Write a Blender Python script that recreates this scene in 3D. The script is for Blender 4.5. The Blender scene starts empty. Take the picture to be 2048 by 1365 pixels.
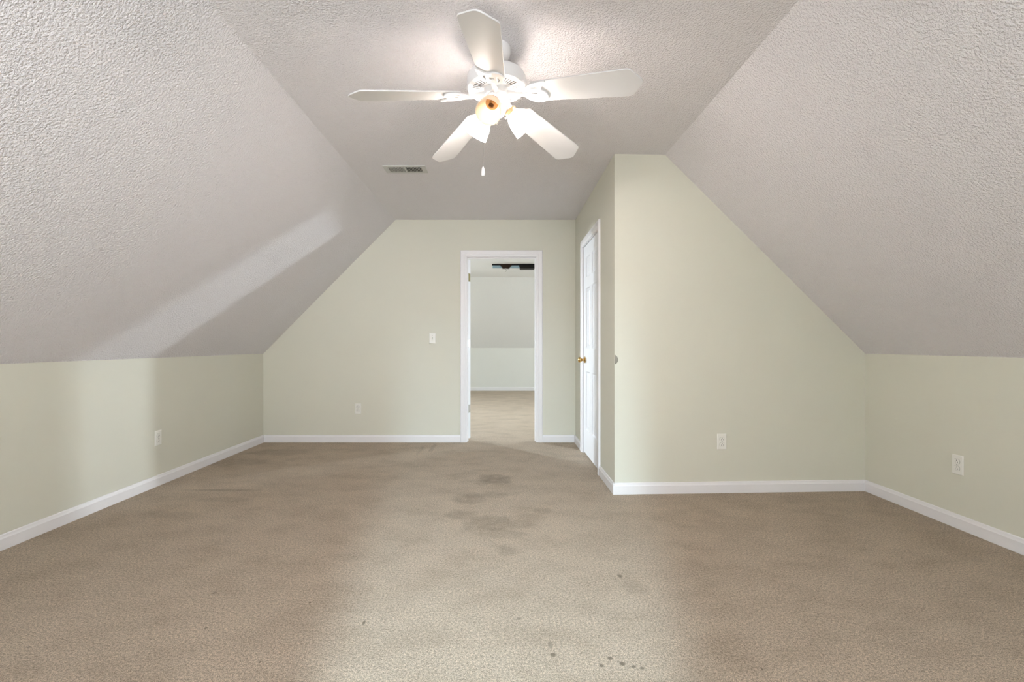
import bpy, bmesh, math, random
from mathutils import Vector, Matrix
random.seed(4)
sc = bpy.context.scene
COL = sc.collection
R = math.radians

# ------------------------------------------------------------------ camera
CAM_Z = 1.075
cam_d = bpy.data.cameras.new('camera')
cam = bpy.data.objects.new('camera', cam_d); COL.objects.link(cam)
cam.location = (0, 0, CAM_Z); cam.rotation_euler = (R(90), 0, 0)
cam_d.sensor_width = 36; cam_d.lens = 16.0
cam_d.shift_x = 21.0 / 2048; cam_d.shift_y = 6.5 / 2048
cam_d.clip_start = 0.02
sc.camera = cam

# ------------------------------------------------------------------ view, world
vs = sc.view_settings
vs.view_transform = 'Standard'; vs.look = 'None'; vs.gamma = 1.0; vs.use_curve_mapping = False
vs.exposure = 1.90
w = bpy.data.worlds.new('daylight'); sc.world = w; w.use_nodes = True
w.node_tree.nodes['Background'].inputs[0].default_value = (0.80, 0.90, 1.0, 1)
w.node_tree.nodes['Background'].inputs[1].default_value = 1.0

# ------------------------------------------------------------------ daylight at the windows, and added fill lights
def area(name, loc, rot, sx, sy, power, color, spread=180):
    d = bpy.data.lights.new(name, 'AREA'); d.shape = 'RECTANGLE'; d.size = sx; d.size_y = sy
    d.energy = power; d.color = color; d.spread = R(spread)
    o = bpy.data.objects.new(name, d); COL.objects.link(o); o.location = loc; o.rotation_euler = rot
    return o
DAY = (0.86, 0.95, 1.0)
FILL = (0.91, 0.935, 1.0)
FARDAY = (0.80, 0.91, 1.0)
YB = 4.99                      # back wall face
FLX, FRX = -5.2, 6.5          # gable walls of the far room
# far room: one window in each gable wall
def aimed(name, window, target, back, sx, sy, power, color, spread):
    """sky light outside a window, facing through it"""
    d = (Vector(target) - Vector(window)).normalized()
    o = area(name, Vector(window) - d*back, d.to_track_quat('-Z', 'Y').to_euler(), sx, sy, power, color, spread)
    return o
aimed('daylight_far_left', (FLX - 0.05, 9.95, 1.75), (0.1, YB, 0.9), 0.45, 0.75, 1.25, 125, FARDAY, 80)
aimed('daylight_far_right', (FRX + 0.05, 9.95, 1.72), (-0.2, YB, 1.1), 0.45, 0.70, 1.25, 145, FARDAY, 120)
area('fill_far_left', (FLX + 0.03, 6.55, 1.5), (R(90), 0, R(-90)), 1.0, 1.2, 13, FARDAY)  # this side pair is added only to brighten the far room
area('fill_far_right', (FRX - 0.03, 6.55, 1.5), (R(90), 0, R(90)), 1.0, 1.2, 13, FARDAY)
# rear of this room: two made-up window fills, and daylight behind a slot shaped for the floor strip
o = area('fill_rear_left', (-0.95, -1.17, 1.35), (0, 0, 0), 0.78, 1.0, 3.0, FILL, 70)
o.rotation_euler = Vector((-0.08, 1.0, 0.10)).to_track_quat('-Z', 'Y').to_euler()
area('fill_rear_right', (0.85, -1.215, 1.35), (R(90), 0, 0), 0.78, 1.08, 3.2, FILL)
area('daylight_hall', (-0.14, -2.0, 2.20), (R(66), 0, 0), 0.345, 0.42, 430, (0.60, 0.84, 1.0))
# two made-up fill lights at openings in the slopes behind the camera
area('fill_slope_left', (-1.87, -0.60, 1.80), (0, R(-46), 0), 0.75, 0.70, 10.5, FILL)
area('fill_slope_right', (1.91, -0.60, 1.80), (0, R(46), 0), 0.75, 0.70, 8.2, FILL)

# ------------------------------------------------------------------ materials
def new_mat(name):
    m = bpy.data.materials.new(name); m.use_nodes = True
    nt = m.node_tree
    return m, nt, nt.nodes['Principled BSDF']
def simple(name, col, rough=0.5, metal=0.0, spec=0.5):
    m, nt, b = new_mat(name)
    b.inputs['Base Color'].default_value = (*col, 1); b.inputs['Roughness'].default_value = rough
    b.inputs['Metallic'].default_value = metal; b.inputs['Specular IOR Level'].default_value = spec
    return m
def noise(nt, scale, detail=2, rough=0.5, vec=None):
    n = nt.nodes.new('ShaderNodeTexNoise'); n.inputs['Scale'].default_value = scale
    n.inputs['Detail'].default_value = detail; n.inputs['Roughness'].default_value = rough
    if vec is not None: nt.links.new(vec, n.inputs['Vector'])
    return n
def math_n(nt, op, a, b=None, clamp=False):
    n = nt.nodes.new('ShaderNodeMath'); n.operation = op; n.use_clamp = clamp
    for i, v in enumerate((a, b)):
        if v is None: continue
        if hasattr(v, 'node'): nt.links.new(v, n.inputs[i])
        else: n.inputs[i].default_value = v
    return n.outputs[0]
def ramp(nt, fac, stops):
    n = nt.nodes.new('ShaderNodeValToRGB'); cr = n.color_ramp
    while len(cr.elements) < len(stops): cr.elements.new(0.5)
    for e, (p, c) in zip(cr.elements, stops):
        e.position = p; e.color = (*c, 1) if len(c) == 3 else c
    nt.links.new(fac, n.inputs[0]); return n.outputs[0]
def bump(nt, bsdf, h, strength, dist, normal=None):
    n = nt.nodes.new('ShaderNodeBump'); n.inputs['Strength'].default_value = strength
    n.inputs['Distance'].default_value = dist; nt.links.new(h, n.inputs['Height'])
    if normal is not None: nt.links.new(normal, n.inputs['Normal'])
    nt.links.new(n.outputs[0], bsdf.inputs['Normal']); return n.outputs[0]
def mixc(nt, fac, a, b):
    n = nt.nodes.new('ShaderNodeMix'); n.data_type = 'RGBA'
    for sock, v in ((n.inputs[0], fac), (n.inputs[6], a), (n.inputs[7], b)):
        if hasattr(v, 'node'): nt.links.new(v, sock)
        elif isinstance(v, (int, float)): sock.default_value = v
        else: sock.default_value = (*v, 1)
    return n.outputs[2]
def pos(nt): return nt.nodes.new('ShaderNodeNewGeometry').outputs['Position']

def wall_mat(name, col):
    m, nt, b = new_mat(name); p = pos(nt)
    n1 = noise(nt, 1.3, 3, 0.55, p)
    c = mixc(nt, n1.outputs[0], tuple(v * 0.965 for v in col), tuple(v * 1.03 for v in col))
    nt.links.new(c, b.inputs['Base Color']); b.inputs['Roughness'].default_value = 0.62
    b.inputs['Specular IOR Level'].default_value = 0.3
    n2 = noise(nt, 260, 2, 0.5, p); bump(nt, b, n2.outputs[0], 0.18, 0.0012)
    return m
M_WALL = wall_mat('sage_paint', (0.715, 0.705, 0.605))
M_FARW = wall_mat('far_room_paint', (0.80, 0.805, 0.765))

def ceiling_mat(name, col, strength=1.0):
    m, nt, b = new_mat(name); p = pos(nt)
    b.inputs['Base Color'].default_value = (*col, 1); b.inputs['Roughness'].default_value = 0.8
    b.inputs['Specular IOR Level'].default_value = 0.25
    n1 = noise(nt, 112, 2.5, 0.55, p)
    h1 = ramp(nt, n1.outputs[0], [(0.36, (0, 0, 0)), (0.66, (1, 1, 1))])
    n2 = noise(nt, 260, 2, 0.5, p)
    h = math_n(nt, 'ADD', h1, math_n(nt, 'MULTIPLY', n2.outputs[0], 0.5))
    bump(nt, b, h, strength, 0.0036)
    return m
M_CEIL = ceiling_mat('textured_ceiling', (0.83, 0.805, 0.815))
M_FCEIL = ceiling_mat('far_room_ceiling', (0.83, 0.835, 0.83), 0.4)

def carpet_mat():
    m, nt, b = new_mat('beige_carpet'); p = pos(nt)
    # yarn grain
    g1 = noise(nt, 320, 3, 0.75, p); g2 = noise(nt, 110, 2, 0.6, p)
    grain = math_n(nt, 'ADD', math_n(nt, 'MULTIPLY', g1.outputs[0], 0.72), math_n(nt, 'MULTIPLY', g2.outputs[0], 0.28))
    col = ramp(nt, grain, [(0.38, (0.23, 0.172, 0.115)), (0.50, (0.61, 0.485, 0.355)), (0.61, (0.98, 0.815, 0.635))])
    # trodden, matted patches
    mp = nt.nodes.new('ShaderNodeMapping'); mp.inputs['Scale'].default_value = (1.0, 1.5, 1.0); mp.inputs['Rotation'].default_value = (0, 0, 0.35)
    nt.links.new(p, mp.inputs['Vector'])
    pa = noise(nt, 3.4, 8, 0.68, mp.outputs[0])
    f = ramp(nt, pa.outputs[0], [(0.32, (0.84, 0.825, 0.80)), (0.52, (1, 1, 1)), (0.75, (1.10, 1.10, 1.10))])
    mul = nt.nodes.new('ShaderNodeMix'); mul.data_type = 'RGBA'; mul.blend_type = 'MULTIPLY'; mul.inputs[0].default_value = 1
    nt.links.new(col, mul.inputs[6]); nt.links.new(f, mul.inputs[7]); col = mul.outputs[2]
    # stains with a shape of their own:  x, y, radius x, radius y, strength
    sep = nt.nodes.new('ShaderNodeSeparateXYZ'); nt.links.new(p, sep.inputs[0])
    wob = noise(nt, 9, 3, 0.6, p).outputs[0]
    stains = []
    def px(x, y, rx, ry, s):
        Y = CAM_Z * 910 / (y - 689); X = (x - 1003) * Y / 910
        ryw = ry * Y * Y / (CAM_Z * 910)
        stains.append((X, Y, rx * Y / 910, ryw, s))
    for a in [(988, 960, 36, 11, .62), (940, 998, 34, 12, .42), (925, 1030, 34, 12, .34), (975, 1046, 62, 16, .44), (1035, 1048, 34, 11, .30),
              (1010, 1070, 50, 9, .30), (1014, 1101, 24, 12, .34), (1085, 1022, 22, 6, .42), (985, 990, 30, 8, .28), (1060, 1035, 30, 9, .22),
              (866, 895, 5, 9, .35), (840, 902, 4, 9, .22), (560, 905, 60, 7, .28), (470, 925, 70, 8, .30), (440, 981, 75, 2.2, .42),
              (330, 1030, 60, 8, .25), (450, 1000, 60, 5, .22),
              (1240, 1153, 4, 3, .8), (1220, 1317, 5, 3, .85), (1245, 1328, 6, 4, .85), (1203, 1332, 5, 3.5, .85), (1267, 1334, 6, 3, .8), (1284, 1337, 5, 3, .7),
              (1106, 1310, 5, 4, .8), (1101, 1290, 4, 7, .5), (728, 1246, 3, 5, .8), (1162, 1307, 3, 2, .7), (412, 1257, 3, 2.5, .8), (620, 1206, 2.5, 2, .8),
              (520, 1325, 2, 3, .8), (1524, 1339, 3, 2.5, .9), (1037, 1238, 5, 3, .55), (430, 1186, 4, 3, .6), (58, 1295, 3, 2, .7), (1270, 1175, 26, 16, .30)]:
        px(*a)
    total = None; specks = None
    for X, Y, rx, ry, s in stains:
        dx = math_n(nt, 'DIVIDE', math_n(nt, 'SUBTRACT', sep.outputs[0], X), rx)
        dy = math_n(nt, 'DIVIDE', math_n(nt, 'SUBTRACT', sep.outputs[1], Y), ry)
        d2 = math_n(nt, 'ADD', math_n(nt, 'MULTIPLY', dx, dx), math_n(nt, 'MULTIPLY', dy, dy))
        d2 = math_n(nt, 'ADD', d2, math_n(nt, 'MULTIPLY', math_n(nt, 'SUBTRACT', wob, 0.5), 2.4))
        v = math_n(nt, 'MULTIPLY', math_n(nt, 'SUBTRACT', 1.35, d2, True), s)
        if s >= 0.5 and rx < 0.02: specks = v if specks is None else math_n(nt, 'MAXIMUM', specks, v)
        else: total = v if total is None else math_n(nt, 'MAXIMUM', total, v)
    mott = ramp(nt, noise(nt, 16, 4, 0.65, p).outputs[0], [(0.32, (0.5, 0.5, 0.5)), (0.58, (1, 1, 1))])
    col = mixc(nt, math_n(nt, 'MAXIMUM', math_n(nt, 'MULTIPLY', total, mott), specks), col, (0.20, 0.145, 0.088))
    nt.links.new(col, b.inputs['Base Color']); b.inputs['Roughness'].default_value = 0.95
    b.inputs['Specular IOR Level'].default_value = 0.1
    b.inputs['Sheen Weight'].default_value = 0.15; b.inputs['Sheen Roughness'].default_value = 0.6
    bump(nt, b, grain, 1.0, 0.012)
    return m
M_CARPET = carpet_mat()
M_TRIM = simple('white_trim_gloss', (0.86, 0.845, 0.855), 0.35)
M_DOOR = simple('white_door_paint', (0.86, 0.87, 0.90), 0.38)
M_FAN = simple('white_fan_enamel', (0.82, 0.815, 0.81), 0.30)
M_BLADE = simple('white_fan_blade', (0.70, 0.695, 0.69), 0.42)
M_SLOT = simple('dark_vent_slot', (0.12, 0.115, 0.11), 0.8)
M_BRASS = simple('brass', (0.62, 0.42, 0.16), 0.22, 1.0)
M_AGED = simple('aged_brass', (0.22, 0.18, 0.08), 0.4, 1.0)
M_STEEL = simple('satin_nickel', (0.50, 0.49, 0.47), 0.35, 1.0)
M_PLATE = simple('ivory_plastic', (0.86, 0.85, 0.79), 0.35)
M_DARK = simple('dark_slot', (0.05, 0.045, 0.04), 0.6)
M_GROOVE = simple('shadow_groove', (0.36, 0.35, 0.31), 0.6)
M_VENT = simple('grey_white_vent', (0.62, 0.62, 0.59), 0.5)
M_VDARK = simple('vent_duct', (0.06, 0.06, 0.055), 0.9)
M_BLACK = simple('black_metal', (0.006, 0.005, 0.005), 0.5, 0.0, 0.2)
M_BROWN = simple('dark_brown_plastic', (0.022, 0.010, 0.004), 0.5, 0.0, 0.2)
M_BLUE = simple('blue_grey_metal', (0.30, 0.42, 0.50), 0.35, 0.2)
M_BUMPER = simple('grey_rubber', (0.30, 0.285, 0.24), 0.6)
M_SOCKET = simple('warm_lit_socket', (0.60, 0.36, 0.17), 0.4)  # warm lamp light put into the colour of the socket cups
M_TRIPOD = simple('tripod_black', (0.03, 0.03, 0.03), 0.5)
def shade_mat(name, lit):
    m = bpy.data.materials.new(name); m.use_nodes = True; nt = m.node_tree
    for n in list(nt.nodes): nt.nodes.remove(n)
    out = nt.nodes.new('ShaderNodeOutputMaterial')
    tr = nt.nodes.new('ShaderNodeBsdfTranslucent'); di = nt.nodes.new('ShaderNodeBsdfPrincipled')
    c = (0.93, 0.90, 0.86, 1) if lit else (0.97, 0.87, 0.74, 1)
    tr.inputs[0].default_value = c; di.inputs['Base Color'].default_value = c; di.inputs['Roughness'].default_value = 0.3
    mx = nt.nodes.new('ShaderNodeMixShader'); mx.inputs[0].default_value = 0.5
    nt.links.new(tr.outputs[0], mx.inputs[1]); nt.links.new(di.outputs[0], mx.inputs[2])
    if lit:
        tp = nt.nodes.new('ShaderNodeBsdfTransparent'); m2 = nt.nodes.new('ShaderNodeMixShader'); m2.inputs[0].default_value = 0.35
        nt.links.new(mx.outputs[0], m2.inputs[1]); nt.links.new(tp.outputs[0], m2.inputs[2]); mx = m2
        em = nt.nodes.new('ShaderNodeEmission'); em.inputs[0].default_value = (1.0, 0.93, 0.87, 1); em.inputs[1].default_value = SHADE_GLOW
        ad = nt.nodes.new('ShaderNodeAddShader')
        nt.links.new(mx.outputs[0], ad.inputs[0]); nt.links.new(em.outputs[0], ad.inputs[1]); nt.links.new(ad.outputs[0], out.inputs[0])
    else:
        nt.links.new(mx.outputs[0], out.inputs[0])
    return m
SHADE_GLOW = 1.2
BULB_W = 3.9
M_LIT = shade_mat('lit_frosted_glass', True)
M_UNLIT = shade_mat('unlit_frosted_glass', False)
M_FILAMENT = simple('socket_contact', (0.25, 0.12, 0.05), 0.4)

# ------------------------------------------------------------------ mesh helpers
class MB:
    def __init__(s): s.bm = bmesh.new(); s.mi = 0
    def _f(s, faces):
        for f in faces: f.material_index = s.mi
    def box(s, x0, x1, y0, y1, z0, z1, mat=None):
        v = [s.bm.verts.new(c) for c in ((x0,y0,z0),(x1,y0,z0),(x1,y1,z0),(x0,y1,z0),(x0,y0,z1),(x1,y0,z1),(x1,y1,z1),(x0,y1,z1))]
        if mat is not None:
            for q in v: q.co = mat @ q.co
        s._f([s.bm.faces.new([v[i] for i in q]) for q in ((3,2,1,0),(4,5,6,7),(0,1,5,4),(1,2,6,5),(2,3,7,6),(3,0,4,7))]); return s
    def prism(s, poly, d, mat=None):
        """poly: 3D points of one cap, d: extrusion vector"""
        a = [Vector(p) for p in poly]; d = Vector(d); b = [p + d for p in a]
        if mat is not None: a = [mat @ p for p in a]; b = [mat @ p for p in b]
        va = [s.bm.verts.new(p) for p in a]; vb = [s.bm.verts.new(p) for p in b]; n = len(a)
        s._f([s.bm.faces.new(va[::-1]), s.bm.faces.new(vb)] + [s.bm.faces.new((va[i], va[(i+1)%n], vb[(i+1)%n], vb[i])) for i in range(n)]); return s
    def lathe(s, prof, seg=40, mat=None, caps=True):
        rings = []
        for r, z in prof:
            rings.append([s.bm.verts.new((r*math.cos(2*math.pi*i/seg), r*math.sin(2*math.pi*i/seg), z)) for i in range(seg)])
        fs = []
        for a, b in zip(rings, rings[1:]):
            for i in range(seg): fs.append(s.bm.faces.new((a[i], a[(i+1)%seg], b[(i+1)%seg], b[i])))
        if caps: fs += [s.bm.faces.new(rings[0][::-1]), s.bm.faces.new(rings[-1])]
        s._f(fs)
        if mat is not None:
            for rg in rings:
                for v in rg: v.co = mat @ v.co
        return s
    def tube(s, pts, r, seg=10):
        pts = [Vector(p) for p in pts]; rings = []; n = len(pts)
        for i, p in enumerate(pts):
            t = (pts[min(i+1, n-1)] - pts[max(i-1, 0)]).normalized()
            up = Vector((0, 0, 1)) if abs(t.z) < 0.95 else Vector((1, 0, 0))
            a = t.cross(up).normalized(); b = t.cross(a)
            rr = r[i] if isinstance(r, (list, tuple)) else r
            rings.append([s.bm.verts.new(p + a*rr*math.cos(2*math.pi*k/seg) + b*rr*math.sin(2*math.pi*k/seg)) for k in range(seg)])
        fs = []
        for a, b in zip(rings, rings[1:]):
            for i in range(seg): fs.append(s.bm.faces.new((a[i], a[(i+1)%seg], b[(i+1)%seg], b[i])))
        fs += [s.bm.faces.new(rings[0][::-1]), s.bm.faces.new(rings[-1])]
        s._f(fs); return s
    def build(s, name, mats, parent=None, bevel=0, smooth=False, angle=40, seg=2):
        bmesh.ops.recalc_face_normals(s.bm, faces=s.bm.faces)
        me = bpy.data.meshes.new(name); s.bm.to_mesh(me); s.bm.free()
        for m in (mats if isinstance(mats, (list, tuple)) else [mats]): me.materials.append(m)
        o = bpy.data.objects.new(name, me); COL.objects.link(o)
        if parent is not None: o.parent = parent
        if smooth:
            for p in me.polygons: p.use_smooth = True
            me.set_sharp_from_angle(angle=R(angle))
        if bevel:
            b = o.modifiers.new('bevel', 'BEVEL'); b.width = bevel; b.segments = seg; b.limit_method = 'ANGLE'; b.angle_limit = R(35)
        return o
def thing(name, label, cat, loc=(0,0,0), rot=(0,0,0), group=None):
    o = bpy.data.objects.new(name, None); COL.objects.link(o); o.location = loc; o.rotation_euler = rot
    o['label'] = label; o['category'] = cat
    if group: o['group'] = group
    o.empty_display_size = 0.05
    return o
def struct(o, label, cat):
    o['kind'] = 'structure'; o['label'] = label; o['category'] = cat; return o

# ------------------------------------------------------------------ room shell
XL, XR = -2.612, 2.668
KL, KR = 0.972, 1.006
CL, CR, CZ = -1.162, 1.178, 2.44
YR = -1.20                    # rear wall face
XC = 0.81                     # closet side wall
YC0, YC1 = 3.262, 3.340       # closet front, left and right ends
YF, KF, YFC = 10.52, 0.99, 9.27
T = 0.10
struct(MB().box(-5.5, 6.8, -3.3, 10.8, -0.12, 0).build('floor', M_CARPET), 'stained beige cut pile carpet running through both rooms', 'carpet')
struct(MB().box(XL-T, XL, YR, YB, 0, KL).build('wall_left', M_WALL), 'low sage green knee wall on the left', 'wall')
struct(MB().box(XR, XR+T, YR, 3.45, 0, KR).build('wall_right', M_WALL), 'low sage green knee wall on the right', 'wall')
def slope(name, x0, z0, x1, z1, y0, y1, sgn, lab):
    """sloping ceiling with an opening added for a fill light behind the camera"""
    n = Vector((z1-z0, -(x1-x0))).normalized() * T * sgn
    P = lambda t: Vector((x0+(x1-x0)*t, z0+(z1-z0)*t))
    b = MB()
    def piece(ta, tb, ya, yb):
        a, c = P(ta), P(tb)
        b.prism([(a.x, ya, a.y), (c.x, ya, c.y), (c.x+n.x, ya, c.y+n.y), (a.x+n.x, ya, a.y+n.y)], (0, yb-ya, 0))
    sy0, sy1, t0, t1 = -0.95, -0.25, 0.33, 0.71
    piece(0, 1, y0, sy0); piece(0, t0, sy0, sy1); piece(t1, 1, sy0, sy1); piece(0, 1, sy1, y1)
    return struct(b.build(name, M_CEIL), lab, 'ceiling')
slope('ceiling_left', XL, KL, CL, CZ, YR, YB, -1, 'white textured sloping ceiling above the left knee wall')
slope('ceiling_right', XR, KR, CR, CZ, YR, 3.36, 1, 'white textured sloping ceiling above the right knee wall')
struct(MB().box(CL-0.02, CR+0.02, YR, YB, CZ, CZ+T).build('ceiling', M_CEIL), 'flat white textured ceiling strip that carries the fan', 'ceiling')
# back wall with the doorway
DX0, DX1, DH = -0.378, 0.378, 2.032
JT = 0.018
b = MB()
b.box(FLX-T, DX0-JT, YB, YB+0.12, 0, CZ+T).box(DX1+JT, FRX+T, YB, YB+0.12, 0, CZ+T).box(DX0-JT, DX1+JT, YB, YB+0.12, DH+JT, CZ+T)
struct(b.build('wall_back', M_WALL), 'sage green back wall pierced by the open doorway', 'wall')
# closet box
CD0, CD1 = 3.800, 4.512
b = MB()
b.prism([(XC, YC0, 0), (XC, CD0-JT, 0), (XC+T, CD0-JT, 0), (XC+T, YC0+0.06, 0)], (0, 0, CZ))
b.box(XC, XC+T, CD1+JT, YB, 0, CZ).box(XC, XC+T, CD0-JT, CD1+JT, DH+JT, CZ)
struct(b.build('wall_closet_side', M_WALL), 'narrow sage green closet wall holding the closed panel door', 'wall')
struct(MB().prism([(XC+0.0005, YC0, 0), (XR+T, YC1+(YC1-YC0)*0.05, 0), (XR+T, YC1+T, 0), (XC+0.0005, YC0+T, 0)], (0, 0, CZ)).build('wall_closet_front', M_WALL), 'sage green closet front wall under the right slope', 'wall')
# rear wall (behind the camera): two openings added for fill, a slot shaped to cast the floor strip
def wall_with_holes(name, mat, x0, x1, z1, holes, fixed, thick, axis, lab, cat='wall'):
    """holes: (a0,a1,z0,z1) sorted along the wall"""
    b = MB(); cur = x0
    def bx(a0, a1, z0, zz):
        if a1-a0 < 1e-4 or zz-z0 < 1e-4: return
        if axis == 'x': b.box(a0, a1, fixed, fixed+thick, z0, zz)
        else: b.box(fixed, fixed+thick, a0, a1, z0, zz)
    for a0, a1, h0, h1 in holes:
        bx(cur, a0, 0, z1); bx(a0, a1, 0, h0); bx(a0, a1, h1, z1); cur = a1
    bx(cur, x1, 0, z1)
    return struct(b.build(name, mat), lab, cat)
wall_with_holes('wall_rear', M_WALL, XL-T, XR+T, CZ+T, [(-1.35, -0.55, 0.8, 1.9), (-0.132, -0.082, 0, 1.95), (0.45, 1.25, 0.8, 1.9)], YR-0.03, 0.03, 'x', 'sage green rear wall behind the viewer')
b = MB().box(-0.54, -0.50, -3.3, YR-0.03, 0, CZ).box(0.40, 0.44, -3.3, YR-0.03, 0, CZ).box(-0.54, 0.44, -3.3, YR-0.03, CZ, CZ+T)
struct(b.build('wall_hall', M_WALL), 'hall walls behind the rear wall', 'wall')
# far room
wall_with_holes('wall_far_left', M_FARW, YB+0.12, YF+T, CZ+T, [(6.03, 7.07, 0.88, 2.12), (9.62, 10.28, 1.12, 2.32)], FLX-T, T, 'y', 'left gable wall of the far room')
wall_with_holes('wall_far_right', M_FARW, YB+0.12, YF+T, CZ+T, [(6.03, 7.07, 0.88, 2.12), (9.65, 10.25, 1.10, 2.28)], FRX, T, 'y', 'right gable wall of the far room')
struct(MB().box(FLX, FRX, YF, YF+T, 0, KF).build('wall_far', M_FARW), 'pale knee wall at the end of the far room', 'wall')
struct(MB().prism([(FLX, YF, KF), (FLX, YFC, CZ), (FLX, YFC+0.08, CZ+0.07), (FLX, YF+0.08, KF+0.07)], (FRX-FLX, 0, 0)).build('ceiling_far_slope', M_FCEIL), 'white sloping ceiling in the far room', 'ceiling')
struct(MB().box(FLX, FRX, YB+0.12, YFC+0.02, CZ, CZ+T).build('ceiling_far', M_FCEIL), 'flat white ceiling of the far room', 'ceiling')
def window_frame(name, axis, fixed, a0, a1, z0, z1, lab):
    b = MB(); f = 0.045
    def bx(p0, p1, q0, q1):
        if axis == 'y': b.box(fixed-0.02, fixed+0.02, p0, p1, q0, q1)
        else: b.box(p0, p1, fixed-0.02, fixed+0.02, q0, q1)
    bx(a0-f, a0, z0-f, z1+f); bx(a1, a1+f, z0-f, z1+f); bx(a0, a1, z0-f, z0); bx(a0, a1, z1, z1+f)
    return struct(b.build(name, M_TRIM), lab, 'window')
window_frame('window_1', 'y', FLX+0.021, 9.62, 10.28, 1.12, 2.32, 'window frame in the left gable wall of the far room')
window_frame('window_2', 'y', FRX-0.021, 9.65, 10.25, 1.10, 2.28, 'window frame in the right gable wall of the far room')
window_frame('fill_window_5', 'y', FLX+0.021, 6.03, 7.07, 0.88, 2.12, 'wide made-up window frame around a fill light in the left gable wall of the far room')  # side window pair added to carry the far room fill
window_frame('fill_window_6', 'y', FRX-0.021, 6.03, 7.07, 0.88, 2.12, 'wide made-up window frame around a fill light in the right gable wall of the far room')
window_frame('fill_window_3', 'x', YR+0.021, -1.35, -0.55, 0.8, 1.9, 'left made-up window frame around a fill light in the rear wall')  # unseen rear window pair added to carry the room fill
window_frame('fill_window_4', 'x', YR+0.021, 0.45, 1.25, 0.8, 1.9, 'right made-up window frame around a fill light in the rear wall')

# ------------------------------------------------------------------ baseboards
BH, BT = 0.082, 0.014
def baseboard(name, p0, p1, lab):
    """runs p0 -> p1 along a wall; the room is on the left of that direction"""
    p0 = Vector((*p0, 0)); p1 = Vector((*p1, 0)); d = p1-p0; n = Vector((-d.y, d.x, 0)).normalized()
    prof = [(0, 0), (BT, 0), (BT, BH-0.022), (BT-0.002, BH-0.018), (BT-0.004, BH-0.012), (BT-0.0055, BH-0.004), (BT-0.008, BH), (0, BH)]
    return struct(MB().prism([p0 + n*a + Vector((0, 0, z)) for a, z in prof], d).build(name, M_TRIM, bevel=0.0012, seg=1), lab, 'baseboard')
CW = 0.068
baseboard('baseboard_left', (XL, YB), (XL, YR), 'white baseboard along the left knee wall')
baseboard('baseboard_back', (DX0-CW, YB), (XL+BT, YB), 'white baseboard on the back wall left of the doorway')
baseboard('baseboard_back_right', (XC-BT, YB), (DX1+CW, YB), 'short white baseboard between doorway and closet')
baseboard('baseboard_closet_side', (XC, YC0-BT), (XC, CD0-CW), 'short white baseboard between closet door and corner')
baseboard('baseboard_closet_corner', (XC, CD1+CW), (XC, YB), 'short white baseboard beyond the closet door')
baseboard('baseboard_closet_front', (XR, YC1), (XC-BT, YC0-0.0006), 'white baseboard under the closet front wall')
baseboard('baseboard_right', (XR, YR), (XR, YC1), 'white baseboard along the right knee wall')
baseboard('baseboard_far', (FRX, YF), (FLX, YF), 'white baseboard at the end of the far room')

# ------------------------------------------------------------------ doors and casings
CASE = [(0.0, 0.0), (0.0, 0.009), (0.008, 0.012), (0.022, 0.013), (0.026, 0.0165), (0.046, 0.018), (0.060, 0.018), (0.066, 0.014), (0.068, 0.0)]
def casing(name, x0, x1, h, M, lab, depth=0.12):
    """local frame: opening x0..x1, face on y=0 towards -y; mitred casing + jamb lining + stops"""
    b = MB(); gap = 0.005
    def leg(side):
        xo = x0-gap if side < 0 else x1+gap
        lo = [Vector((xo + side*a, -t, 0)) for a, t in CASE]; hi = [Vector((xo + side*a, -t, h+gap+a)) for a, t in CASE]
        return lo, hi
    for s in (-1, 1):
        lo, hi = leg(s)
        va = [b.bm.verts.new(M @ p) for p in lo]; vb = [b.bm.verts.new(M @ p) for p in hi]; n = len(va)
        b.bm.faces.new(va); b.bm.faces.new(vb)
        for i in range(n): b.bm.faces.new((va[i], va[(i+1)%n], vb[(i+1)%n], vb[i]))
    la = [Vector((x0-gap-a, -t, h+gap+a)) for a, t in CASE]; ra = [Vector((x1+gap+a, -t, h+gap+a)) for a, t in CASE]
    va = [b.bm.verts.new(M @ p) for p in la]; vb = [b.bm.verts.new(M @ p) for p in ra]; n = len(va)
    b.bm.faces.new(va); b.bm.faces.new(vb)
    for i in range(n): b.bm.faces.new((va[i], va[(i+1)%n], vb[(i+1)%n], vb[i]))
    b.box(x0-JT, x0, 0, depth, 0, h, M).box(x1, x1+JT, 0, depth, 0, h, M).box(x0-JT, x1+JT, 0, depth, h, h+JT, M)
    s0, s1 = 0.045, 0.078
    b.box(x0, x0+0.010, s0, s1, 0, h, M).box(x1-0.010, x1, s0, s1, 0, h, M).box(x0+0.010, x1-0.010, s0, s1, h-0.010, h, M)
    return struct(b.build(name, M_TRIM), lab, 'door casing')
casing('trim_1', DX0, DX1, DH, Matrix.Translation((0, YB, 0)), 'white moulded casing around the open doorway')
# closet door frame: local x -> -Y, facing -X
MCL = Matrix.Translation((XC, 0, 0)) @ Matrix.Rotation(R(-90), 4, 'Z')
casing('trim_2', -CD1, -CD0, DH, MCL, 'white casing around the closed closet door', 0.10)

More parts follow.
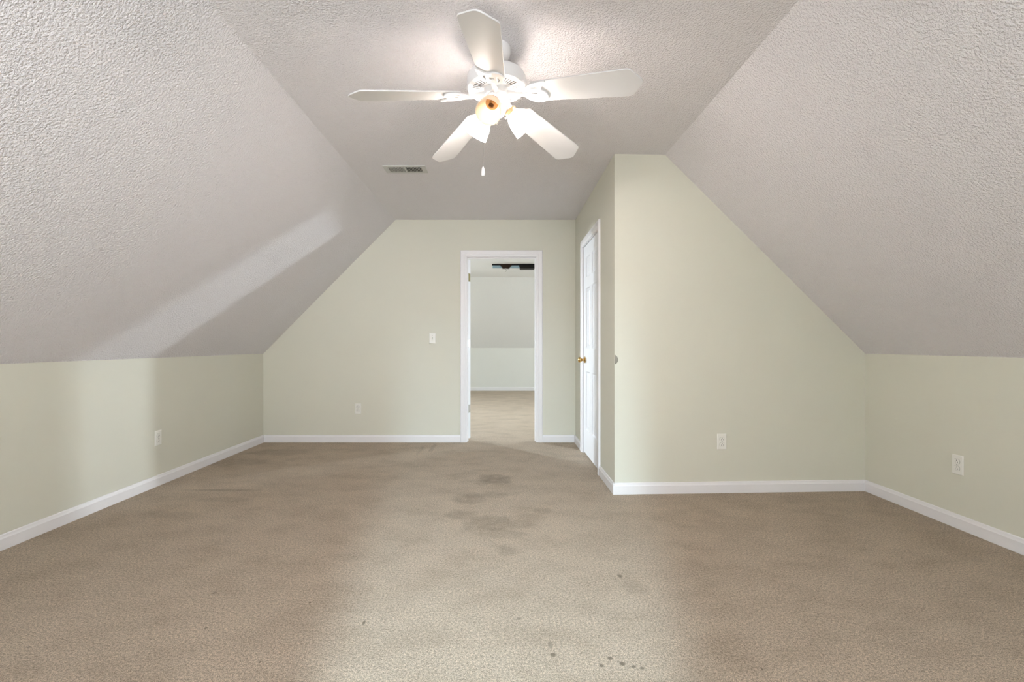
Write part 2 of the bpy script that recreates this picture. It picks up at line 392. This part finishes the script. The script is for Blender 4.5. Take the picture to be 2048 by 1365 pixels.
def panel_door(w, h, t):
    """front face y=0, x 0..w, z 0..h, six panels on both faces"""
    b = MB()
    st, mu = 0.105, 0.095
    xs = [0, st, (w-mu)/2, (w+mu)/2, w-st, w]
    zs = [0, 0.235, 0.80, 1.02, 1.60, 1.70, h-0.115, h]
    def q(*p): b._f([b.bm.faces.new([b.bm.verts.new(c) for c in p])])
    for face in (0, 1):
        Y = (lambda d: d) if face == 0 else (lambda d: t-d)
        for i in range(5):
            for k in range(7):
                xa, xb, za, zb = xs[i], xs[i+1], zs[k], zs[k+1]
                if i in (1, 3) and k in (1, 3, 5):
                    rings = [(0, 0), (0.006, 0.004), (0.012, 0.0085), (0.020, 0.0085), (0.042, 0.003)]
                    pr = None
                    for ins, dep in rings:
                        cur = [(xa+ins, Y(dep), za+ins), (xb-ins, Y(dep), za+ins), (xb-ins, Y(dep), zb-ins), (xa+ins, Y(dep), zb-ins)]
                        if pr:
                            for j in range(4): q(pr[j], pr[(j+1)%4], cur[(j+1)%4], cur[j])
                        pr = cur
                    q(*pr)
                else: q((xa, Y(0), za), (xb, Y(0), za), (xb, Y(0), zb), (xa, Y(0), zb))
    q((0,0,0),(w,0,0),(w,t,0),(0,t,0)); q((0,0,h),(w,0,h),(w,t,h),(0,t,h)); q((0,0,0),(0,t,0),(0,t,h),(0,0,h)); q((w,0,0),(w,t,0),(w,t,h),(w,0,h))
    bmesh.ops.remove_doubles(b.bm, verts=b.bm.verts, dist=1e-5)
    return b
def knob(parent, M, lab):
    prof = [(0.032, 0), (0.032, 0.004), (0.026, 0.009), (0.012, 0.012), (0.011, 0.028), (0.017, 0.034), (0.026, 0.042), (0.0285, 0.052), (0.026, 0.061), (0.015, 0.068), (0.003, 0.070)]
    o = MB().lathe(prof, 28, M).build('door_knob', M_BRASS, parent, smooth=True, angle=50); o['label'] = lab; return o
# closet door: closed, flush 2 mm inside the wall face
dw = CD1-CD0-0.006
dm = MCL @ Matrix.Translation((-CD1+0.003, 0.006, 0.016))
d2 = panel_door(dw, DH-0.020, 0.035).build('door_2', M_DOOR)
d2.matrix_world = dm
struct(d2, 'closed white six panel closet door with brass knob', 'door')
knob(d2, Matrix.Translation((0.062, 0, 0.907)) @ Matrix.Rotation(R(90), 4, 'X'), 'round brass knob')
for z in (1.833, 1.088, 0.334):
    b = MB(); zz = z-0.016
    b.lathe([(0.0065, -0.048), (0.0065, 0.048)], 12, Matrix.Translation((dw+0.002, -0.006, zz)))
    b.lathe([(0.003, 0.048), (0.0055, 0.050), (0.004, 0.056)], 12, Matrix.Translation((dw+0.002, -0.006, zz)))
    b.box(dw-0.020, dw+0.001, -0.0015, 0.001, zz-0.045, zz+0.045)
    b.build('hinge', M_STEEL, d2, smooth=True)['label'] = 'grey metal hinge'
# doorway door: swung well past square into the far room, hinged on the left jamb
ow = DX1-DX0-0.006
d1 = panel_door(ow, DH-0.020, 0.035).build('door_1', M_DOOR)
DO = R(140)
d1.matrix_world = Matrix.Translation((DX0+0.004+0.035*math.sin(DO), YB+0.126-0.035*math.cos(DO), 0.016)) @ Matrix.Rotation(DO, 4, 'Z')
struct(d1, 'open white panel door swung back into the far room, seen edge on', 'door')
for z, mt, lb in ((1.826, M_AGED, 'aged brass hinge'), (1.08, M_STEEL, 'grey metal hinge'), (0.35, M_STEEL, 'grey metal hinge')):
    zz = z-0.016
    b = MB().box(-0.0022, 0.0, 0.004, 0.031, zz-0.045, zz+0.045)
    b.lathe([(0.0055, -0.046), (0.0055, 0.046)], 12, Matrix.Translation((-0.004, 0.0345, zz)))
    b.build('hinge', mt, d1)['label'] = lb
knob(d1, Matrix.Translation((ow-0.062, 0, 0.907)) @ Matrix.Rotation(R(90), 4, 'X'), 'round brass knob')

# ------------------------------------------------------------------ outlets and switch
def cover_plate(parent, holes=()):
    prof = 0.0055
    b = MB(); w2, h2 = 0.035, 0.0575
    lo = [(-w2, 0, -h2), (w2, 0, -h2), (w2, 0, h2), (-w2, 0, h2)]
    mid = [(-w2, -0.002, -h2), (w2, -0.002, -h2), (w2, -0.002, h2), (-w2, -0.002, h2)]
    i = 0.005; hi = [(-w2+i, -prof, -h2+i), (w2-i, -prof, -h2+i), (w2-i, -prof, h2-i), (-w2+i, -prof, h2-i)]
    L = [[b.bm.verts.new(p) for p in r] for r in (lo, mid, hi)]
    for a, c in zip(L, L[1:]):
        for k in range(4): b.bm.faces.new((a[k], a[(k+1)%4], c[(k+1)%4], c[k]))
    b.bm.faces.new(L[0]); b.bm.faces.new(L[2])
    return b.build('cover_plate', M_PLATE, parent, bevel=0.001)
def outlet(label, loc, rz):
    t = thing('wall_outlet', label, 'outlet', loc, (0, 0, R(rz)), 'duplex wall outlets')
    cover_plate(t)
    for cz in (0.0195, -0.0195):
        pts = []
        for k in range(28):
            a = 2*math.pi*k/28; x = 0.0172*math.cos(a); z = max(-0.0125, min(0.0142, 0.0172*math.sin(a)))
            pts.append((x, -0.005, cz+z))
        b = MB(); b.mi = 1
        b.prism([(p[0]*1.09, -0.0050, cz+(p[2]-cz)*1.09) for p in pts], (0, -0.0008, 0))
        b.mi = 0; b.prism(pts, (0, -0.0028, 0))
        b.mi = 2
        b.box(-0.0078, -0.0058, -0.0080, -0.0076, cz-0.0085, cz-0.0005).box(0.0058, 0.0078, -0.0080, -0.0076, cz-0.0075, cz-0.0005)
        b.lathe([(0.0026, 0), (0.0026, 0.0004)], 12, Matrix.Translation((0, -0.0076, cz+0.0068)) @ Matrix.Rotation(R(90), 4, 'X'))
        b.build('socket', [M_PLATE, M_GROOVE, M_DARK], t)
    MB().lathe([(0.0032, 0), (0.0030, 0.0012), (0.0008, 0.0016)], 14, Matrix.Translation((0, -0.0055, 0)) @ Matrix.Rotation(R(90), 4, 'X')).build('screw', M_GROOVE, t)
    return t
outlet('ivory outlet on the left knee wall', (XL, 3.46, 0.362), 90)
outlet('ivory outlet on the back wall, left of the doorway below the light switch', (-1.573, YB, 0.368), 0)
fa = math.degrees(math.atan2(YC1-YC0, XR-XC))
outlet('ivory outlet on the closet front wall above its baseboard', (1.594, YC0+(YC1-YC0)*(1.594-XC)/(XR-XC), 0.370), fa)
outlet('ivory outlet on the right knee wall, nearest the right picture edge', (XR, 2.661, 0.370), -90)
t = thing('light_switch', 'ivory toggle light switch on the back wall left of the doorway', 'switch', (-0.757, YB, 1.141))
cover_plate(t)
b = MB(); b.box(-0.0055, 0.0055, -0.0062, -0.0050, -0.0125, 0.0125); b.build('toggle_slot', M_GROOVE, t)
b = MB(); b.prism([(-0.0042, -0.0055, -0.009), (-0.0042, -0.0055, 0.004), (-0.0042, -0.016, 0.012), (-0.0042, -0.018, 0.007)], (0.0084, 0, 0)); b.build('toggle', M_PLATE, t, bevel=0.001)
for z in (0.030, -0.030):
    MB().lathe([(0.0032, 0), (0.0030, 0.0012), (0.0008, 0.0016)], 14, Matrix.Translation((0, -0.0055, z)) @ Matrix.Rotation(R(90), 4, 'X')).build('screw', M_GROOVE, t)

# wall bumper on the closet corner: a half disc cut by the corner
sag, ch = 0.0215, 0.034
rad = (ch*ch + sag*sag)/(2*sag); a0 = math.asin(ch/rad)
fr = MB(); pts = [(sag - rad + rad*math.cos(-a0 + 2*a0*k/20), 0, rad*math.sin(-a0 + 2*a0*k/20)) for k in range(21)]
pin = [(p[0]*0.72+0.0005, -0.006, p[2]*0.78) for p in pts]
va = [fr.bm.verts.new(p) for p in pts]; vm = [fr.bm.verts.new((p[0], -0.003, p[2])) for p in pts]; vb = [fr.bm.verts.new(p) for p in pin]
for A, B in ((va, vm), (vm, vb)):
    for k in range(21): fr.bm.faces.new((A[k], A[(k+1)%21], B[(k+1)%21], B[k]))
fr.bm.faces.new(va); fr.bm.faces.new(vb)
o = fr.build('wall_bumper', M_BUMPER); o.location = (XC+0.003, YC0, 0.965); o.rotation_euler = (0, 0, R(fa))
o['label'] = 'small grey half round bumper on the closet corner at knob height'; o['category'] = 'wall bumper'

# ------------------------------------------------------------------ ceiling vent
t = thing('ceiling_vent', 'grey white two bank air register in the flat ceiling beyond the fan', 'vent', (-0.747, 3.541, CZ))
VX, VY = 0.163, 0.072
b = MB(); i = 0.034; j = 0.024
for x0, x1, y0, y1 in ((-VX, VX, -VY, -VY+j), (-VX, VX, VY-j, VY), (-VX, -VX+i, -VY+j, VY-j), (VX-i, VX, -VY+j, VY-j), (-0.006, 0.006, -VY+j, VY-j)):
    b.box(x0, x1, y0, y1, -0.006, 0)
b.build('frame', M_VENT, t)
MB().box(-VX+i-0.004, VX-i+0.004, -VY+j-0.004, VY-j+0.004, -0.0012, -0.0002).build('duct_opening', M_VDARK, t)
for bank, (xa, xb, tilt) in enumerate(((-VX+i, -0.006, 3), (0.006, VX-i, -32))):
    n = 11
    for k in range(n):
        x = xa + (xb-xa)*(k+0.5)/n
        m = Matrix.Translation((x, 0, -0.0062)) @ Matrix.Rotation(R(tilt), 4, 'Y')
        MB().box(-0.0012 - (0.0008 if bank == 0 else 0), 0.0012, -VY+j, VY-j, -0.0045, 0.0045, m).build('louver', M_VENT, t)

# ------------------------------------------------------------------ far room ceiling fixture
t = thing('ceiling_rail', 'black ceiling mounted rail with blue grey face seen through the doorway', 'ceiling rail', (0.205, 7.72, CZ))
k = 7.72/910
def rx(p): return (p-1003)*k - 0.205
def rz(p): return CAM_Z + (689-p)*k - CZ
b = MB().box(rx(984), rx(1070), 0, 0.09, rz(531.0), 0)
b.build('mounting_rail', M_BLACK, t, bevel=0.003)
MB().box(rx(985), rx(1041), 0.012, 0.075, rz(536), rz(530.6)).build('rail_face', M_BLUE, t, bevel=0.003)['label'] = 'blue grey metal face'
MB().prism([(rx(1001), -0.012, rz(528.6)), (rx(1023), -0.012, rz(528.6)), (rx(1023), -0.012, rz(533)), (rx(1020), -0.012, rz(534.5)), (rx(1019), -0.012, rz(537)), (rx(1005), -0.012, rz(537)), (rx(1004), -0.012, rz(534.5)), (rx(1001), -0.012, rz(533))], (0, 0.09, 0)).build('trolley', M_BROWN, t, bevel=0.003)['label'] = 'dark brown sliding block'
b = MB(); b.tube([(rx(1012), 0.02, rz(537)), (rx(1012), 0.02, rz(539.5)), (rx(1013), 0.02, rz(541.5)), (rx(1012.4), 0.02, rz(542.8)), (rx(1010.6), 0.02, rz(542.6))], 0.006, 8)
b.build('release_hook', M_STEEL, t, smooth=True)
MB().prism([(rx(1038), -0.03, rz(530.5)), (rx(1070), -0.03, rz(530.5)), (rx(1070), -0.03, rz(536)), (rx(1068.5), -0.03, rz(538)), (rx(1041), -0.03, rz(538)), (rx(1038.5), -0.03, rz(534))], (0, 0.16, 0)).build('motor_box', M_BLACK, t, bevel=0.006)['label'] = 'black box at the end of the rail'

# ------------------------------------------------------------------ ceiling fan
FX, FY = -0.024, 2.10
fan = thing('ceiling_fan', 'white five blade ceiling fan with three lamp light kit', 'ceiling fan', (FX, FY, CZ))
z_ = lambda z: z - CZ
MB().lathe([(0.066, 0), (0.066, z_(2.418)), (0.060, z_(2.404)), (0.046, z_(2.392)), (0.026, z_(2.384)), (0.022, z_(2.372)), (0.016, z_(2.370))], 40).build('canopy', M_FAN, fan, smooth=True)
MB().lathe([(0.0125, z_(2.375)), (0.0125, z_(2.325))], 20).build('downrod', M_FAN, fan, smooth=True)
b = MB()
b.lathe([(0.050, z_(2.246)), (0.122, z_(2.246)), (0.131, z_(2.250)), (0.1355, z_(2.258)), (0.1355, z_(2.300)), (0.131, z_(2.309)), (0.115, z_(2.318)), (0.070, z_(2.330)), (0.030, z_(2.337)), (0.020, z_(2.345))], 64)
b.mi = 1
for k in range(50):
    if k % 10 in (9,): continue
    a = 2*math.pi*k/50 + R(-94.4)
    m = Matrix.Rotation(a, 4, 'Z') @ Matrix.Translation((0.094, 0, z_(2.2457)))
    b.box(-0.018, 0.018, -0.0019, 0.0019, -0.0006, 0.0006, m)
b.build('motor_housing', [M_FAN, M_SLOT], fan, smooth=True, angle=35)
b = MB().lathe([(0.058, z_(2.247)), (0.058, z_(2.216)), (0.052, z_(2.213))], 48)
b.build('rotor_hub', M_FAN, fan, smooth=True)
MB().lathe([(0.050, z_(2.216)), (0.051, z_(2.210)), (0.051, z_(2.174)), (0.046, z_(2.169))], 48).build('switch_housing', M_FAN, fan, smooth=True)
MB().lathe([(0.044, z_(2.171)), (0.047, z_(2.164)), (0.045, z_(2.150)), (0.036, z_(2.134)), (0.022, z_(2.124)), (0.010, z_(2.120)), (0.008, z_(2.113)), (0.003, z_(2.111))], 40).build('light_fitter', M_FAN, fan, smooth=True)

def curve_plate(loops, extrude, bev):
    cu = bpy.data.curves.new('plate', 'CURVE'); cu.dimensions = '2D'; cu.fill_mode = 'BOTH'; cu.extrude = extrude; cu.bevel_depth = bev; cu.bevel_resolution = 2
    for L in loops:
        s = cu.splines.new('POLY'); s.points.add(len(L)-1)
        for p, (x, y) in zip(s.points, L): p.co = (x, y, 0, 1)
        s.use_cyclic_u = True
    o = bpy.data.objects.new('plate', cu); COL.objects.link(o)
    me = bpy.data.meshes.new_from_object(o.evaluated_get(bpy.context.evaluated_depsgraph_get()))
    bpy.data.objects.remove(o); bpy.data.curves.remove(cu)
    return me
def smooth_loop(pts, n=6):
    out = []; N = len(pts)
    for i in range(N):
        p0, p1, p2, p3 = pts[i-1], pts[i], pts[(i+1)%N], pts[(i+2)%N]
        for k in range(n):
            t = k/n
            out.append(tuple(0.5*((2*p1[c]) + (-p0[c]+p2[c])*t + (2*p0[c]-5*p1[c]+4*p2[c]-p3[c])*t*t + (-p0[c]+3*p1[c]-3*p2[c]+p3[c])*t**3) for c in (0, 1)))
    return out
R0, R1 = 0.175, 0.655
W0, W1 = 0.056, 0.073
tip = [(R1-0.075, W1), (R1-0.056, W1), (R1-0.046, W1-0.004), (R1-0.037, W1-0.014), (R1-0.027, W1-0.028), (R1-0.014, W1-0.045), (R1-0.004, 0.013), (R1, 0.0)]
blade_loop = [(R0, -W0+0.012), (R0+0.012, -W0)] + [(x, -y) for x, y in tip] + tip[-2::-1] + [(R0+0.012, W0), (R0, W0-0.012)]
me_blade = curve_plate([blade_loop], 0.0018, 0.0012)
# blade iron: arm, leaf plate with two eared lobes, eye and two crescent cut-outs
plate = smooth_loop([(0.138, -0.010), (0.150, -0.030), (0.178, -0.050), (0.212, -0.057), (0.250, -0.062), (0.243, -0.046), (0.228, -0.030), (0.226, -0.012), (0.240, 0.004), (0.246, 0.022), (0.240, 0.042), (0.218, 0.054), (0.185, 0.052), (0.155, 0.034), (0.139, 0.012)], 5)
def ell(cx, cy, a, b_, n=24, rot=0):
    return [(cx + a*math.cos(2*math.pi*k/n)*math.cos(rot) - b_*math.sin(2*math.pi*k/n)*math.sin(rot), cy + a*math.cos(2*math.pi*k/n)*math.sin(rot) + b_*math.sin(2*math.pi*k/n)*math.cos(rot)) for k in range(n)]
def crescent(cx, cy, ro, a0, a1, th, n=12):
    o = [(cx + ro*math.cos(a0+(a1-a0)*k/n), cy + ro*math.sin(a0+(a1-a0)*k/n)) for k in range(n+1)]
    i = [(cx + (ro-th*math.sin(math.pi*k/n))*math.cos(a0+(a1-a0)*k/n), cy + (ro-th*math.sin(math.pi*k/n))*math.sin(a0+(a1-a0)*k/n)) for k in range(n-1, 0, -1)]
    return o + i
me_iron = curve_plate([plate, ell(0.190, 0.0, 0.016, 0.013), crescent(0.190, 0.0, 0.037, R(40), R(140), 0.013), crescent(0.190, 0.0, 0.037, R(-140), R(-40), 0.013)], 0.0022, 0.0014)
for me, m in ((me_blade, M_BLADE), (me_iron, M_FAN)):
    me.materials.clear(); me.materials.append(m)
DROOP, PITCH = R(7.3), R(-13)
ZR = 2.226
for k in range(5):
    a = R(-95.0 + 72*k)
    M = Matrix.Translation((0, 0, z_(ZR))) @ Matrix.Rotation(a, 4, 'Z') @ Matrix.Rotation(DROOP, 4, 'Y') @ Matrix.Rotation(PITCH, 4, 'X')
    bl = bpy.data.objects.new('blade', me_blade); COL.objects.link(bl); bl.parent = fan; bl.matrix_local = M
    ir = bpy.data.objects.new('blade_iron', me_iron); COL.objects.link(ir); ir.parent = bl
    ir.matrix_local = Matrix.Translation((0, 0, -0.0068))
    inv = M.inverted()
    p = [Matrix.Rotation(a, 4, 'Z') @ Vector(v) for v in ((0.050, 0, z_(2.222)), (0.075, 0, z_(2.219)), (0.100, 0, z_(2.210)))]
    p = [inv @ q for q in p] + [Vector((0.128, 0, -0.0068)), Vector((0.160, 0, -0.0068))]
    MB().tube(p, [0.014, 0.012, 0.0095, 0.010, 0.011], 14).build('iron_arm', M_FAN, bl, smooth=True)

# lamps of the light kit
SH = [(0.0265, 0.0), (0.0305, 0.006), (0.039, 0.018), (0.0465, 0.036), (0.0510, 0.056), (0.0540, 0.078), (0.0570, 0.100)]
for az, tilt, lit, lab in ((14, 45, True, 'lit frosted glass shade'), (138, 41, True, 'lit frosted glass shade'), (-104, 41, False, 'unlit amber tinted shade with empty socket')):
    a = R(az)
    ax = Matrix.Rotation(a, 4, 'Z') @ Matrix.Translation((0.062, 0, z_(2.165))) @ Matrix.Rotation(math.pi - R(tilt), 4, 'Y')
    # neck arm from the fitter, socket cup, shade
    MB().tube([Matrix.Rotation(a, 4, 'Z') @ Vector((0.030, 0, z_(2.155))), Matrix.Rotation(a, 4, 'Z') @ Vector((0.050, 0, z_(2.168))), ax @ Vector((0, 0, 0.004))], 0.010, 12).build('lamp_arm', M_FAN, fan, smooth=True)
    s = MB().lathe([(0.010, -0.002), (0.024, 0.0), (0.029, 0.006), (0.029, 0.022), (0.027, 0.024), (0.012, 0.024)], 28, ax).build('lamp_holder', M_SOCKET, fan, smooth=True)
    b = MB().lathe([(0.0135, 0.022), (0.0135, 0.046), (0.012, 0.046), (0.0115, 0.030)], 20, ax)
    b.mi = 1; b.lathe([(0.0115, 0.031), (0.004, 0.031)], 20, ax)
    b.build('bulb_socket', [M_SOCKET, M_FILAMENT], s, smooth=True)
    for q in range(3):
        c = 2*math.pi*q/3 + 0.5
        m = ax @ Matrix.Rotation(c, 4, 'Z') @ Matrix.Translation((0.029, 0, 0.014)) @ Matrix.Rotation(R(90), 4, 'Y')
        MB().lathe([(0.002, 0), (0.002, 0.006), (0.0042, 0.007), (0.0042, 0.010)], 10, m).build('thumb_screw', M_FAN, s)
    prof = [(r, z+0.016) for r, z in SH]
    inner = [(r-0.0028, z) for r, z in prof[::-1]]
    sh = MB().lathe(prof + inner, 40, ax, caps=False).build('lamp_shade', M_LIT if lit else M_UNLIT, fan, smooth=True, angle=60)
    sh['label'] = lab
    if lit:
        d = bpy.data.lights.new('bulb_light', 'POINT'); d.energy = BULB_W; d.color = (1.0, 0.92, 0.885); d.shadow_soft_size = 0.024
        lo = bpy.data.objects.new('bulb_light', d); COL.objects.link(lo); lo.parent = fan; lo.location = ax @ Vector((0, 0, 0.085))
# pull chains
b = MB(); cx, cy = -0.060, -0.026
b.tube([(-0.045, -0.020, z_(2.172)), (-0.055, -0.024, z_(2.172)), (cx, cy, z_(2.166)), (cx, cy, z_(1.882))], 0.0011, 6)
ch = b.build('pull_chain', M_STEEL, fan)
pd = MB().lathe([(0.0015, z_(1.884)), (0.0045, z_(1.880)), (0.0075, z_(1.868)), (0.0088, z_(1.856)), (0.0082, z_(1.846)), (0.006, z_(1.842)), (0.002, z_(1.8415))], 20, Matrix.Translation((cx, cy, 0))).build('chain_pendant', M_FAN, ch, smooth=True)
MB().tube([(0.003, -0.045, z_(2.162)), (0.004, -0.056, z_(2.158)), (0.004, -0.058, z_(2.150)), (0.004, -0.058, z_(2.062))], 0.0014, 6).build('pull_chain', M_FAN, fan)
